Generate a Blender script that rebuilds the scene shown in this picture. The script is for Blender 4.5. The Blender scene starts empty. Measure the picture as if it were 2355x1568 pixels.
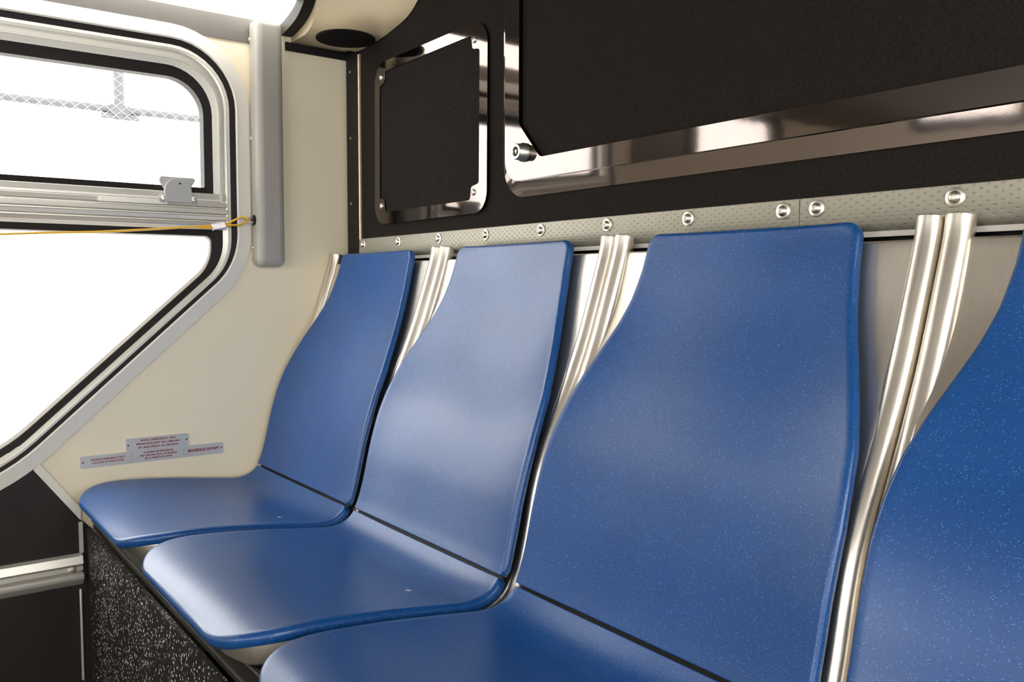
import bpy, bmesh, math, random
from mathutils import Vector, Matrix
from mathutils.geometry import tessellate_polygon
random.seed(7)
SC = bpy.context.scene
COL = SC.collection

# ------------------------------------------------------------------ camera
# world: X from the side wall (x=0) along the rear wall, Y towards the rear wall (y=0), Z up from the floor
yaw, pitch, roll = math.radians(36.649), math.radians(3.699), math.radians(-0.122)
fw = Vector((-math.cos(yaw) * math.cos(pitch), math.sin(yaw) * math.cos(pitch), -math.sin(pitch)))
rt = fw.cross(Vector((0, 0, 1))).normalized()
dn = fw.cross(rt)
r2 = math.cos(roll) * rt + math.sin(roll) * dn
d2 = -math.sin(roll) * rt + math.cos(roll) * dn
cam_data = bpy.data.cameras.new('camera')
cam_data.sensor_width = 36
cam_data.lens = 1978.9 / 2355 * 36
cam_data.clip_start = 0.02
cam = bpy.data.objects.new('camera', cam_data)
COL.objects.link(cam)
cam.matrix_world = Matrix(((r2.x, -d2.x, -fw.x, 1.8), (r2.y, -d2.y, -fw.y, -0.856), (r2.z, -d2.z, -fw.z, 0.77), (0, 0, 0, 1)))
SC.camera = cam

# ------------------------------------------------------------------ world, view
W = bpy.data.worlds.new('overcast_sky')
SC.world = W
W.use_nodes = True
bg = W.node_tree.nodes['Background']
bg.inputs[0].default_value = (1.0, 0.985, 0.96, 1)
bg.inputs[1].default_value = 5.0
SC.view_settings.view_transform = 'Standard'
SC.view_settings.look = 'None'
SC.view_settings.gamma = 1
SC.view_settings.use_curve_mapping = False
SC.view_settings.exposure = 0.88
LAMP = 4.0          # strength of the fluorescent lens


# ------------------------------------------------------------------ materials
def new_mat(name):
    m = bpy.data.materials.new(name)
    m.use_nodes = True
    nt = m.node_tree
    return m, nt, nt.nodes['Principled BSDF']


def N(nt, kind, **kw):
    n = nt.nodes.new(kind)
    for k, v in kw.items():
        setattr(n, k, v)
    return n


def simple(name, col, rough=0.5, metal=0.0, spec=0.5, noise=0.0, nscale=30, bump=0.0, bscale=200, stretch=None):
    m, nt, b = new_mat(name)
    b.inputs['Base Color'].default_value = (*col, 1)
    b.inputs['Roughness'].default_value = rough
    b.inputs['Metallic'].default_value = metal
    b.inputs['Specular IOR Level'].default_value = spec
    tc = N(nt, 'ShaderNodeTexCoord')
    src = tc.outputs['Object']
    if stretch:
        mp = N(nt, 'ShaderNodeMapping')
        mp.inputs['Scale'].default_value = stretch
        nt.links.new(src, mp.inputs[0])
        src = mp.outputs[0]
    if noise:
        t = N(nt, 'ShaderNodeTexNoise')
        t.inputs['Scale'].default_value = nscale
        t.inputs['Detail'].default_value = 6
        nt.links.new(src, t.inputs['Vector'])
        r = N(nt, 'ShaderNodeMixRGB')
        r.inputs[1].default_value = (*[max(0, c * (1 - noise)) for c in col], 1)
        r.inputs[2].default_value = (*[min(1, c * (1 + noise)) for c in col], 1)
        nt.links.new(t.outputs['Fac'], r.inputs[0])
        nt.links.new(r.outputs[0], b.inputs['Base Color'])
    if bump:
        t = N(nt, 'ShaderNodeTexNoise')
        t.inputs['Scale'].default_value = bscale
        t.inputs['Detail'].default_value = 4
        nt.links.new(src, t.inputs['Vector'])
        bp = N(nt, 'ShaderNodeBump')
        bp.inputs['Strength'].default_value = bump
        bp.inputs['Distance'].default_value = 0.002
        nt.links.new(t.outputs['Fac'], bp.inputs['Height'])
        nt.links.new(bp.outputs[0], b.inputs['Normal'])
    return m


M = {}
M['cream'] = simple('cream_wall_laminate', (0.86, 0.755, 0.555), 0.45, noise=0.05, nscale=6, bump=0.05, bscale=60)
M['carpet'] = simple('black_carpet', (0.021, 0.0175, 0.015), 1.0, spec=0.05, noise=0.6, nscale=260, bump=0.6, bscale=500)
M['latch'] = simple('light_grey_cast_metal', (0.46, 0.455, 0.44), 0.45)
M['rubber'] = simple('black_rubber', (0.016, 0.013, 0.012), 0.5, spec=0.15)
M['alu'] = simple('brushed_aluminium', (0.73, 0.70, 0.63), 0.38, metal=0.55, noise=0.08, nscale=40, stretch=(1, 0.2, 5))
M['white_metal'] = simple('off_white_metal', (0.76, 0.72, 0.64), 0.4, noise=0.03, nscale=12)
M['grey_plastic'] = simple('grey_moulded_plastic', (0.36, 0.335, 0.295), 0.42, noise=0.08, nscale=14, bump=0.12, bscale=400)
M['grey_trim'] = simple('grey_trim', (0.13, 0.12, 0.105), 0.5, noise=0.1, nscale=30)
M['clamp'] = simple('crimp_metal', (0.6, 0.6, 0.62), 0.15, metal=1.0)
M['steel'] = simple('brushed_stainless_steel', (0.86, 0.795, 0.69), 0.33, metal=0.95, noise=0.08, nscale=60, bump=0.05, bscale=120, stretch=(6, 1, 0.4))
M['bolt'] = simple('bolt_steel', (0.80, 0.75, 0.67), 0.36, metal=1.0)
M['chrome'] = simple('polished_dark_metal', (0.145, 0.122, 0.112), 0.055, metal=1.0, bump=0.02, bscale=25)
M['darkpanel'] = simple('dark_brown_laminate', (0.020, 0.0165, 0.0155), 0.5, spec=0.25, noise=0.3, nscale=9)
M['black'] = simple('black_plastic', (0.012, 0.010, 0.009), 0.6, spec=0.3)
M['speaker'] = simple('black_speaker_mesh', (0.008, 0.0065, 0.006), 0.9, spec=0.1)
M['cord'] = simple('yellow_cord', (0.85, 0.47, 0.03), 0.4)
M['sign'] = simple('grey_sign_plate', (0.50, 0.50, 0.49), 0.35, metal=0.3)
M['red'] = simple('dark_red_ink', (0.30, 0.015, 0.03), 0.5)
M['cove'] = simple('beige_moulded_plastic', (0.54, 0.44, 0.28), 0.4, noise=0.05, nscale=10)
M['floor'] = simple('dark_floor_vinyl', (0.05, 0.042, 0.036), 0.6, noise=0.4, nscale=120)
M['ceiling'] = simple('cabin_ceiling', (0.30, 0.26, 0.23), 0.5)
M['cabin'] = simple('cabin_wall_brown', (0.20, 0.165, 0.145), 0.5)
M['cabin_light'] = simple('cabin_wall_cream', (0.3, 0.26, 0.21), 0.5)
M['hinge'] = simple('worn_brass_hinge', (0.72, 0.55, 0.40), 0.35, metal=0.8, noise=0.25, nscale=80)
M['fence_grey'] = simple('galvanised_steel_post', (0.075, 0.075, 0.08), 0.7, noise=0.3, nscale=15)
M['fence_wire'] = simple('galvanised_wire', (0.9, 0.9, 0.9), 0.5)
M['barrier'] = simple('white_barrier', (0.9, 0.89, 0.87), 0.8)
M['beam'] = simple('black_support_steel', (0.02, 0.017, 0.014), 0.4, spec=0.4)


def blue_mat():
    m, nt, b = new_mat('speckled_blue_plastic')
    tc = N(nt, 'ShaderNodeTexCoord')
    big = N(nt, 'ShaderNodeTexNoise')
    big.inputs['Scale'].default_value = 11
    big.inputs['Detail'].default_value = 8
    nt.links.new(tc.outputs['Object'], big.inputs['Vector'])
    base = N(nt, 'ShaderNodeMixRGB')
    base.inputs[1].default_value = (0.003, 0.052, 0.200, 1)
    base.inputs[2].default_value = (0.006, 0.080, 0.285, 1)
    nt.links.new(big.outputs['Fac'], base.inputs[0])
    last = base.outputs[0]
    for scale, thr, keep, col in ((600, 0.26, 0.80, (0.10, 0.32, 0.66, 1)), (560, 0.24, 0.82, (0.004, 0.012, 0.06, 1))):
        v = N(nt, 'ShaderNodeTexVoronoi')
        v.inputs['Scale'].default_value = scale
        nt.links.new(tc.outputs['Object'], v.inputs['Vector'])
        lt = N(nt, 'ShaderNodeMath', operation='LESS_THAN')
        lt.inputs[1].default_value = thr
        nt.links.new(v.outputs['Distance'], lt.inputs[0])
        sx = N(nt, 'ShaderNodeSeparateColor')
        nt.links.new(v.outputs['Color'], sx.inputs[0])
        gt = N(nt, 'ShaderNodeMath', operation='GREATER_THAN')
        gt.inputs[1].default_value = keep
        nt.links.new(sx.outputs[0], gt.inputs[0])
        mu = N(nt, 'ShaderNodeMath', operation='MULTIPLY')
        nt.links.new(lt.outputs[0], mu.inputs[0])
        nt.links.new(gt.outputs[0], mu.inputs[1])
        mx = N(nt, 'ShaderNodeMixRGB')
        nt.links.new(mu.outputs[0], mx.inputs[0])
        nt.links.new(last, mx.inputs[1])
        mx.inputs[2].default_value = col
        last = mx.outputs[0]
    nt.links.new(last, b.inputs['Base Color'])
    b.inputs['Roughness'].default_value = 0.34
    b.inputs['Specular IOR Level'].default_value = 0.6
    fine = N(nt, 'ShaderNodeTexNoise')
    fine.inputs['Scale'].default_value = 500
    nt.links.new(tc.outputs['Object'], fine.inputs['Vector'])
    bp = N(nt, 'ShaderNodeBump')
    bp.inputs['Strength'].default_value = 0.06
    bp.inputs['Distance'].default_value = 0.001
    nt.links.new(fine.outputs['Fac'], bp.inputs['Height'])
    nt.links.new(bp.outputs[0], b.inputs['Normal'])
    return m


M['blue'] = blue_mat()


def rail_mat():
    m, nt, b = new_mat('embossed_grey_metal')
    tc = N(nt, 'ShaderNodeTexCoord')
    s = N(nt, 'ShaderNodeSeparateXYZ')
    nt.links.new(tc.outputs['Object'], s.inputs[0])
    outs = []
    for sg in (1, -1):
        a = N(nt, 'ShaderNodeMath', operation='MULTIPLY')
        a.inputs[1].default_value = 2 * math.pi / 0.0135
        nt.links.new(s.outputs['X'], a.inputs[0])
        c = N(nt, 'ShaderNodeMath', operation='MULTIPLY')
        c.inputs[1].default_value = sg * 2 * math.pi / 0.0085
        nt.links.new(s.outputs['Z'], c.inputs[0])
        d = N(nt, 'ShaderNodeMath', operation='ADD')
        nt.links.new(a.outputs[0], d.inputs[0])
        nt.links.new(c.outputs[0], d.inputs[1])
        e = N(nt, 'ShaderNodeMath', operation='SINE')
        nt.links.new(d.outputs[0], e.inputs[0])
        outs.append(e.outputs[0])
    p = N(nt, 'ShaderNodeMath', operation='ADD')
    nt.links.new(outs[0], p.inputs[0])
    nt.links.new(outs[1], p.inputs[1])
    r = N(nt, 'ShaderNodeMapRange')
    r.inputs['From Min'].default_value = 0.9
    r.inputs['From Max'].default_value = 2.0
    nt.links.new(p.outputs[0], r.inputs[0])
    mx = N(nt, 'ShaderNodeMixRGB')
    mx.inputs[1].default_value = (0.36, 0.34, 0.275, 1)
    mx.inputs[2].default_value = (0.285, 0.27, 0.215, 1)
    nt.links.new(r.outputs[0], mx.inputs[0])
    nt.links.new(mx.outputs[0], b.inputs['Base Color'])
    b.inputs['Roughness'].default_value = 0.42
    b.inputs['Metallic'].default_value = 0.35
    bp = N(nt, 'ShaderNodeBump')
    bp.invert = True
    bp.inputs['Strength'].default_value = 0.35
    bp.inputs['Distance'].default_value = 0.001
    nt.links.new(r.outputs[0], bp.inputs['Height'])
    nt.links.new(bp.outputs[0], b.inputs['Normal'])
    return m


M['rail'] = rail_mat()


def kick_mat():
    m, nt, b = new_mat('black_speckled_vinyl')
    tc = N(nt, 'ShaderNodeTexCoord')
    mp = N(nt, 'ShaderNodeMapping')
    mp.inputs['Scale'].default_value = (1, 1, 0.75)
    nt.links.new(tc.outputs['Object'], mp.inputs[0])
    v = N(nt, 'ShaderNodeTexVoronoi')
    v.inputs['Scale'].default_value = 270
    nt.links.new(mp.outputs[0], v.inputs['Vector'])
    lt = N(nt, 'ShaderNodeMapRange')
    lt.inputs['From Min'].default_value = 0.42
    lt.inputs['From Max'].default_value = 0.30
    nt.links.new(v.outputs['Distance'], lt.inputs[0])
    sx = N(nt, 'ShaderNodeSeparateColor')
    nt.links.new(v.outputs['Color'], sx.inputs[0])
    nz = N(nt, 'ShaderNodeTexNoise')
    nz.inputs['Scale'].default_value = 22
    nz.inputs['Detail'].default_value = 3
    mp2 = N(nt, 'ShaderNodeMapping')
    mp2.inputs['Scale'].default_value = (1, 1, 0.3)
    nt.links.new(tc.outputs['Object'], mp2.inputs[0])
    nt.links.new(mp2.outputs[0], nz.inputs['Vector'])
    # wear: few specks next to the side wall, more from 4 cm on
    sp = N(nt, 'ShaderNodeSeparateXYZ')
    nt.links.new(tc.outputs['Object'], sp.inputs[0])
    wear = N(nt, 'ShaderNodeMapRange')
    wear.inputs['From Min'].default_value = 0.02
    wear.inputs['From Max'].default_value = 0.12
    nt.links.new(sp.outputs['X'], wear.inputs[0])
    th = N(nt, 'ShaderNodeMath', operation='MULTIPLY')
    nt.links.new(nz.outputs['Fac'], th.inputs[0])
    nt.links.new(wear.outputs[0], th.inputs[1])
    gt = N(nt, 'ShaderNodeMath', operation='LESS_THAN')
    nt.links.new(sx.outputs[0], gt.inputs[0])
    th2 = N(nt, 'ShaderNodeMath', operation='MULTIPLY')
    th2.inputs[1].default_value = 0.75
    nt.links.new(th.outputs[0], th2.inputs[0])
    nt.links.new(th2.outputs[0], gt.inputs[1])
    mu = N(nt, 'ShaderNodeMath', operation='MULTIPLY')
    nt.links.new(lt.outputs[0], mu.inputs[0])
    nt.links.new(gt.outputs[0], mu.inputs[1])
    br = N(nt, 'ShaderNodeMath', operation='MULTIPLY')
    nt.links.new(mu.outputs[0], br.inputs[0])
    lift = N(nt, 'ShaderNodeMapRange')
    lift.inputs['To Min'].default_value = 0.35
    nt.links.new(sx.outputs[1], lift.inputs[0])
    nt.links.new(lift.outputs[0], br.inputs[1])
    mx = N(nt, 'ShaderNodeMixRGB')
    mx.inputs[1].default_value = (0.006, 0.005, 0.0046, 1)
    mx.inputs[2].default_value = (0.95, 0.93, 0.90, 1)
    nt.links.new(br.outputs[0], mx.inputs[0])
    nt.links.new(mx.outputs[0], b.inputs['Base Color'])
    b.inputs['Roughness'].default_value = 0.6
    return m


M['kick'] = kick_mat()


def glass_mat():
    m, nt, b = new_mat('window_glass')
    nt.nodes.remove(b)
    out = nt.nodes['Material Output']
    tr = N(nt, 'ShaderNodeBsdfTransparent')
    tr.inputs[0].default_value = (0.95, 0.955, 0.95, 1)
    gl = N(nt, 'ShaderNodeBsdfGlossy')
    gl.inputs['Roughness'].default_value = 0.02
    fr = N(nt, 'ShaderNodeFresnel')
    fr.inputs[0].default_value = 1.35
    mx = N(nt, 'ShaderNodeMixShader')
    ge = N(nt, 'ShaderNodeNewGeometry')          # the reflection happens once, on the outer face of the pane
    inv = N(nt, 'ShaderNodeMath', operation='SUBTRACT')
    inv.inputs[0].default_value = 1.0
    nt.links.new(ge.outputs['Backfacing'], inv.inputs[1])
    fm = N(nt, 'ShaderNodeMath', operation='MULTIPLY')
    nt.links.new(fr.outputs[0], fm.inputs[0])
    nt.links.new(inv.outputs[0], fm.inputs[1])
    nt.links.new(fm.outputs[0], mx.inputs[0])
    nt.links.new(tr.outputs[0], mx.inputs[1])
    nt.links.new(gl.outputs[0], mx.inputs[2])
    nt.links.new(mx.outputs[0], out.inputs[0])
    return m


M['glass'] = glass_mat()


def lamp_mat():
    m, nt, b = new_mat('fluorescent_lens')
    b.inputs['Base Color'].default_value = (0.9, 0.9, 0.88, 1)
    b.inputs['Emission Color'].default_value = (1, 0.97, 0.92, 1)
    b.inputs['Emission Strength'].default_value = LAMP
    return m


M['lamp'] = lamp_mat()


# ------------------------------------------------------------------ mesh helpers
def link(o, parent=None):
    COL.objects.link(o)
    if parent is not None:
        o.parent = parent
    return o


def obj(name, verts, faces, mat, parent=None, smooth=False, bevel=0.0, seg=2, recalc=True):
    me = bpy.data.meshes.new(name)
    me.from_pydata([tuple(v) for v in verts], [], [tuple(f) for f in faces])
    if recalc:
        bm = bmesh.new()
        bm.from_mesh(me)
        bmesh.ops.recalc_face_normals(bm, faces=bm.faces)
        bm.to_mesh(me)
        bm.free()
    me.materials.append(mat)
    if smooth:
        me.polygons.foreach_set('use_smooth', [True] * len(me.polygons))
        try:
            me.set_sharp_from_angle(angle=math.radians(40))
        except Exception:
            pass
    o = bpy.data.objects.new(name, me)
    link(o, parent)
    if bevel:
        b = o.modifiers.new('bevel', 'BEVEL')
        b.width = bevel
        b.segments = seg
        b.limit_method = 'ANGLE'
        b.angle_limit = math.radians(35)
        b.harden_normals = False
        me.polygons.foreach_set('use_smooth', [True] * len(me.polygons))
        try:
            me.set_sharp_from_angle(angle=math.radians(60))
        except Exception:
            pass
    return o


def tag(o, label=None, cat=None, group=None, kind=None):
    if label:
        o['label'] = label
    if cat:
        o['category'] = cat
    if group:
        o['group'] = group
    if kind:
        o['kind'] = kind
    return o


def empty(name, loc, label=None, cat=None, group=None, kind=None):
    o = bpy.data.objects.new(name, None)
    o.location = loc
    o.empty_display_size = 0.05
    link(o)
    return tag(o, label, cat, group, kind)


class Geo:
    """collects shapes of ONE part"""
    def __init__(self):
        self.v, self.f = [], []

    def add(self, v, f):
        n = len(self.v)
        self.v += [tuple(p) for p in v]
        self.f += [tuple(i + n for i in q) for q in f]
        return self

    def box(self, a, b):
        x0, y0, z0 = a
        x1, y1, z1 = b
        return self.add([(x0, y0, z0), (x1, y0, z0), (x1, y1, z0), (x0, y1, z0), (x0, y0, z1), (x1, y0, z1), (x1, y1, z1), (x0, y1, z1)],
                        [(0, 3, 2, 1), (4, 5, 6, 7), (0, 1, 5, 4), (1, 2, 6, 5), (2, 3, 7, 6), (3, 0, 4, 7)])

    def tube(self, pts, r, n=12, cap=True):
        pts = [Vector(p) for p in pts]
        up = None
        rings = []
        for i, p in enumerate(pts):
            t = (pts[min(i + 1, len(pts) - 1)] - pts[max(i - 1, 0)]).normalized()
            if up is None:
                up = t.orthogonal().normalized()
            up = (up - t * up.dot(t)).normalized()
            s = t.cross(up)
            rings.append([p + up * (r * math.cos(2 * math.pi * k / n)) + s * (r * math.sin(2 * math.pi * k / n)) for k in range(n)])
        v = [q for ring in rings for q in ring]
        f = []
        for i in range(len(rings) - 1):
            for k in range(n):
                f.append((i * n + k, i * n + (k + 1) % n, (i + 1) * n + (k + 1) % n, (i + 1) * n + k))
        if cap:
            f.append(tuple(range(n)))
            f.append(tuple((len(rings) - 1) * n + k for k in range(n)))
        return self.add(v, f)

    def lathe(self, prof, center, axis, n=20):
        """prof: (radius, height along axis)"""
        a = Vector(axis).normalized()
        u = a.orthogonal().normalized()
        w = a.cross(u)
        c = Vector(center)
        v = []
        for r, h in prof:
            for k in range(n):
                t = 2 * math.pi * k / n
                v.append(c + a * h + u * (r * math.cos(t)) + w * (r * math.sin(t)))
        f = []
        for i in range(len(prof) - 1):
            for k in range(n):
                f.append((i * n + k, i * n + (k + 1) % n, (i + 1) * n + (k + 1) % n, (i + 1) * n + k))
        f.append(tuple(range(n)))
        f.append(tuple((len(prof) - 1) * n + k for k in range(n)))
        return self.add(v, f)

    def plate(self, outer, holes, fn, h0, h1):
        """flat polygon with holes, extruded between h0 and h1; fn(u, v, h) -> xyz"""
        loops = [outer] + list(holes)
        flat = [p for l in loops for p in l]
        tri = tessellate_polygon([[Vector((p[0], p[1], 0)) for p in l] for l in loops])
        n = len(flat)
        v = [fn(u, w, h0) for u, w in flat] + [fn(u, w, h1) for u, w in flat]
        f = [tuple(t) for t in tri] + [tuple(i + n for i in t) for t in tri]
        s = 0
        for l in loops:
            k = len(l)
            for i in range(k):
                j = (i + 1) % k
                f.append((s + i, s + j, s + j + n, s + i + n))
            s += k
        return self.add(v, f)

    def ring(self, outer, inner, fn, base, ho, hi):
        """frame between two loops of equal length; front face at height ho (outer edge) to hi (inner edge)"""
        k = len(outer)
        v = [fn(*p, base) for p in outer] + [fn(*p, ho) for p in outer] + [fn(*p, hi) for p in inner] + [fn(*p, base) for p in inner]
        f = []
        for i in range(k):
            j = (i + 1) % k
            for a in range(4):
                b = (a + 1) % 4
                f.append((a * k + i, a * k + j, b * k + j, b * k + i))
        return self.add(v, f)

    def prism(self, prof, fn, t0, t1):
        """closed profile of (a, b) swept from t0 to t1; fn(a, b, t) -> xyz"""
        return self.plate(prof, [], fn, t0, t1)

    def obj(self, name, mat, parent=None, **kw):
        return obj(name, self.v, self.f, mat, parent, **kw)


def wallL(u, v, h):          # side wall: u = y, v = z, h = distance from the wall
    return (h, u, v)


def wallB(u, v, h):          # rear wall: u = x, v = z, h = distance from the carpet face
    return (u, -h, v)


def roundpoly(pts, radii, seg=10):
    out = []
    n = len(pts)
    for i in range(n):
        p = Vector(pts[i])
        a = (Vector(pts[i - 1]) - p).normalized()
        b = (Vector(pts[(i + 1) % n]) - p).normalized()
        ang = a.angle(b)
        r = radii[i] if isinstance(radii, (list, tuple)) else radii
        t = r / math.tan(ang / 2)
        c = p + (a + b).normalized() * (r / math.sin(ang / 2))
        s, e = p + a * t - c, p + b * t - c
        a0, a1 = math.atan2(s.y, s.x), math.atan2(e.y, e.x)
        d = (a1 - a0 + math.pi) % (2 * math.pi) - math.pi
        for k in range(seg + 1):
            q = a0 + d * k / seg
            out.append((c.x + r * math.cos(q), c.y + r * math.sin(q)))
    return out


def rect(x0, x1, z0, z1):
    return [(x0, z0), (x1, z0), (x1, z1), (x0, z1)]


def copy_tree(o, parent=None):
    c = o.copy()
    COL.objects.link(c)
    if parent is not None:
        c.parent = parent
    for ch in list(o.children):
        copy_tree(ch, c)
    return c


# ------------------------------------------------------------------ window outline on the side wall
def wpoly(right, top, diag, bottom, left, radii, seg=10):
    """five-sided outline: right edge y, top z, inward offset of the slanted edge, bottom z, left y"""
    L = math.hypot(1, 0.9)
    oy, oz = -0.475 - diag * 0.9 / L, 0.561 + diag / L
    zc = oz + 0.9 * (right - oy)
    yc = oy + (bottom - oz) / 0.9
    return roundpoly([(left, top), (right, top), (right, zc), (yc, bottom), (left, bottom)], radii, seg)


def winset(t, tr=None):
    return wpoly(-0.208 - t, 1.285 - t, t, 0.360 + t, -0.88 + t,
                 [max(.1 - t, .02), max(.155 - t, .03), max(.17 - t, .03), max(.36 - t, .05), max(.1 - t, .02)])


WIN_HOLE = winset(0.03)

# ------------------------------------------------------------------ the setting
XR = 2.56       # right wall
YF = -5.2       # front of the cabin
ZC = 1.76       # ceiling
g = Geo()
front_holes = [rect(-1.60, -1.18, 1.13, 1.31), rect(-3.5, -2.5, 1.03, 1.25)]
g.plate(rect(YF, 0.06, 0.0, ZC), [WIN_HOLE] + front_holes, wallL, -0.045, 0.0)
tag(g.obj('wall_left', M['cream']), kind='structure')
g = Geo()
g.plate(rect(YF, 0.06, 0.0, ZC), [rect(-1.75, -0.15, 0.50, 1.28), rect(-2.55, -1.15, 0.46, 1.28), rect(-4.4, -2.85, 0.46, 1.28)],
        lambda u, v, h: (XR + h, u, v), 0.0, 0.045)
tag(g.obj('wall_right', M['cabin_light']), kind='structure')
for i, (a, b, c) in enumerate(((-1.75, -0.15, 0.50), (-2.55, -1.15, 0.46), (-4.4, -2.85, 0.46))):
    e = empty('window_%d' % (i + 2), (XR, (a + b) / 2, c), kind='structure')
    gg = Geo()
    gg.ring(roundpoly(rect(a - .03, b + .03, c - .03, 1.31), .08), roundpoly(rect(a + .03, b - .03, c + .03, 1.25), .05),
            lambda u, v, h: (-h, u - (a + b) / 2, v - c), -0.01, 0.006, 0.006)
    gg.obj('window_frame', M['rubber'], e)
    gg = Geo().box((0.02, a - (a + b) / 2, 0), (0.024, b - (a + b) / 2, 1.28 - c))
    gg.obj('glass_pane', M['glass'], e)
for i, (a, b, c, d) in enumerate(((-1.60, -1.18, 1.13, 1.31), (-3.5, -2.5, 1.03, 1.25))):  # unseen windows, invented and sized for white reflections in the polished frames
    e = empty('window_%d' % (i + 5), (0, (a + b) / 2, c), kind='structure')
    gg = Geo()
    gg.ring(roundpoly(rect(a - .03, b + .03, c - .03, d + .02), .045), roundpoly(rect(a + .03, b - .03, c + .02, d - .01), .03),
            lambda u, v, h: (h, u - (a + b) / 2, v - c), -0.01, 0.006, 0.006)
    gg.obj('window_frame', M['rubber'], e)
    gg = Geo().box((-0.024, a - (a + b) / 2, 0), (-0.02, b - (a + b) / 2, d - c))
    gg.obj('glass_pane', M['glass'], e)
g = Geo().box((-0.05, 0.02, 0.0), (XR + 0.05, 0.06, ZC))
tag(g.obj('wall_back', M['black']), kind='structure')
g = Geo()
g.plate(rect(-0.05, XR + 0.05, 0, ZC), [rect(0.3, 2.2, 0.55, 1.45)], lambda u, v, h: (u, YF - h, v), 0.0, 0.05)
tag(g.obj('wall_front', M['cabin']), kind='structure')
g = Geo().box((-0.05, YF, -0.05), (XR + 0.05, 0.06, 0.0))
tag(g.obj('floor', M['floor']), kind='structure')
g = Geo().box((-0.05, YF - .05, ZC), (XR + 0.05, 0.06, ZC + 0.05))
tag(g.obj('ceiling', M['ceiling']), kind='structure')

# dark lower panel of the side wall, with the slanted and the upright strip
up = [p for p in winset(0.012) if p[1] < 0.436 and p[0] > -0.74]
up.sort()
poly = [(-2.2, 0.0), (-0.531, 0.0), (-0.531, 0.30), (-0.548, 0.319), (-0.625, 0.427)] + [p for p in reversed(up) if p[0] < -0.63] + [(-2.2, 0.372)]
g = Geo().plate(poly, [], wallL, 0.0, 0.003)
tag(g.obj('lower_wall_panel', M['darkpanel']), 'dark brown laminate wall panel below the bus window, left of the seats', 'panel')
g = Geo().plate([(-0.6265, 0.426), (-0.549, 0.318), (-0.5475, 0.342), (-0.6165, 0.437)], [], wallL, 0.0, 0.005)
tag(g.obj('trim_1', M['white_metal'], bevel=0.001), kind='structure')
g = Geo().plate(rect(-0.5535, -0.5465, 0.256, 0.316), [], wallL, 0.0, 0.008)
tag(g.obj('trim_2', M['alu'], bevel=0.001), kind='structure')
g = Geo().plate(rect(-0.5555, -0.5515, 0.006, 0.186), [], wallL, 0.0, 0.008)
tag(g.obj('trim_3', M['alu'], bevel=0.001), kind='structure')
# grey band under the light
g = Geo().plate(rect(-1.15, -0.16, 1.273, 1.322), [], wallL, 0.0, 0.0035)
tag(g.obj('trim_4', M['grey_trim']), kind='structure')
g = Geo().plate(rect(-1.14, -0.93, 1.03, 1.322), [], wallL, 0.0, 0.012)  # unseen brown plate, added to give the door frame a dark reflection
tag(g.obj('reflection_trim', M['cabin'], bevel=0.004), kind='structure')
# black edging in the corner
g = Geo().plate(rect(-0.125, 0.02, 1.271, 1.289), [], wallL, 0.0, 0.004)
tag(g.obj('trim_5', M['black']), kind='structure')
e = Geo().plate(rect(0.004, 0.092, 0.60, 1.60), [], wallB, -0.019, -0.016)
t6 = e.obj('trim_6', M['black'])
tag(t6, kind='structure')
for z in (1.242, 1.097, 0.952):
    Geo().lathe([(0.003, 0), (0.003, 0.001), (0.001, 0.002)], (0.023, 0.016, z), (0, -1, 0), 10).obj('screw', M['bolt'], t6, smooth=True)

# ------------------------------------------------------------------ the side window
win = empty('window_1', (0, -0.6, 0.4), kind='structure')


def wpart(geo, name, mat, **kw):
    geo.v = [(x, y + 0.6, z - 0.4) for x, y, z in geo.v]
    return geo.obj(name, mat, win, **kw)


g = Geo().ring(winset(0.0), winset(0.026), wallL, -0.002, 0.005, 0.008)
wpart(g, 'outer_trim', M['white_metal'], smooth=True)
g = Geo().ring(winset(0.026), winset(0.029), wallL, -0.002, 0.009, 0.007)
wpart(g, 'bead', M['white_metal'], smooth=True)
g = Geo().ring(winset(0.029), winset(0.041), wallL, -0.01, 0.006, 0.003)
wpart(g, 'outer_gasket', M['rubber'], smooth=True)


def wring(t1, d1, b1, t2, d2, b2, h0, ho, hi, name, mat):
    """ring with separate insets for right/top (t), slanted edge (d) and bottom (b)"""
    def loop(t, d, b):
        return wpoly(-0.208 - t, 1.285 - t, d, 0.36 + b, -0.88 + t,
                     [.03, max(.155 - t, .03), max(.16 - d, .03), max(.36 - b, .05), .03])
    return wpart(Geo().ring(loop(t1, d1, b1), loop(t2, d2, b2), wallL, h0, ho, hi), name, mat, smooth=True)


wring(0.041, 0.036, 0.036, 0.047, 0.041, 0.042, -0.012, 0.004, 0.005, 'frame', M['white_metal'])
wring(0.047, 0.041, 0.042, 0.0585, 0.050, 0.052, -0.012, 0.001, -0.003, 'frame', M['alu'])
# upper hopper frame: stepped aluminium, black gasket, pane


def hop(right, top, bottom, r, br=0.004):
    return roundpoly([(-0.80, top), (right, top), (right, bottom), (-0.80, bottom)], [.02, r, br, .02])


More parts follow.
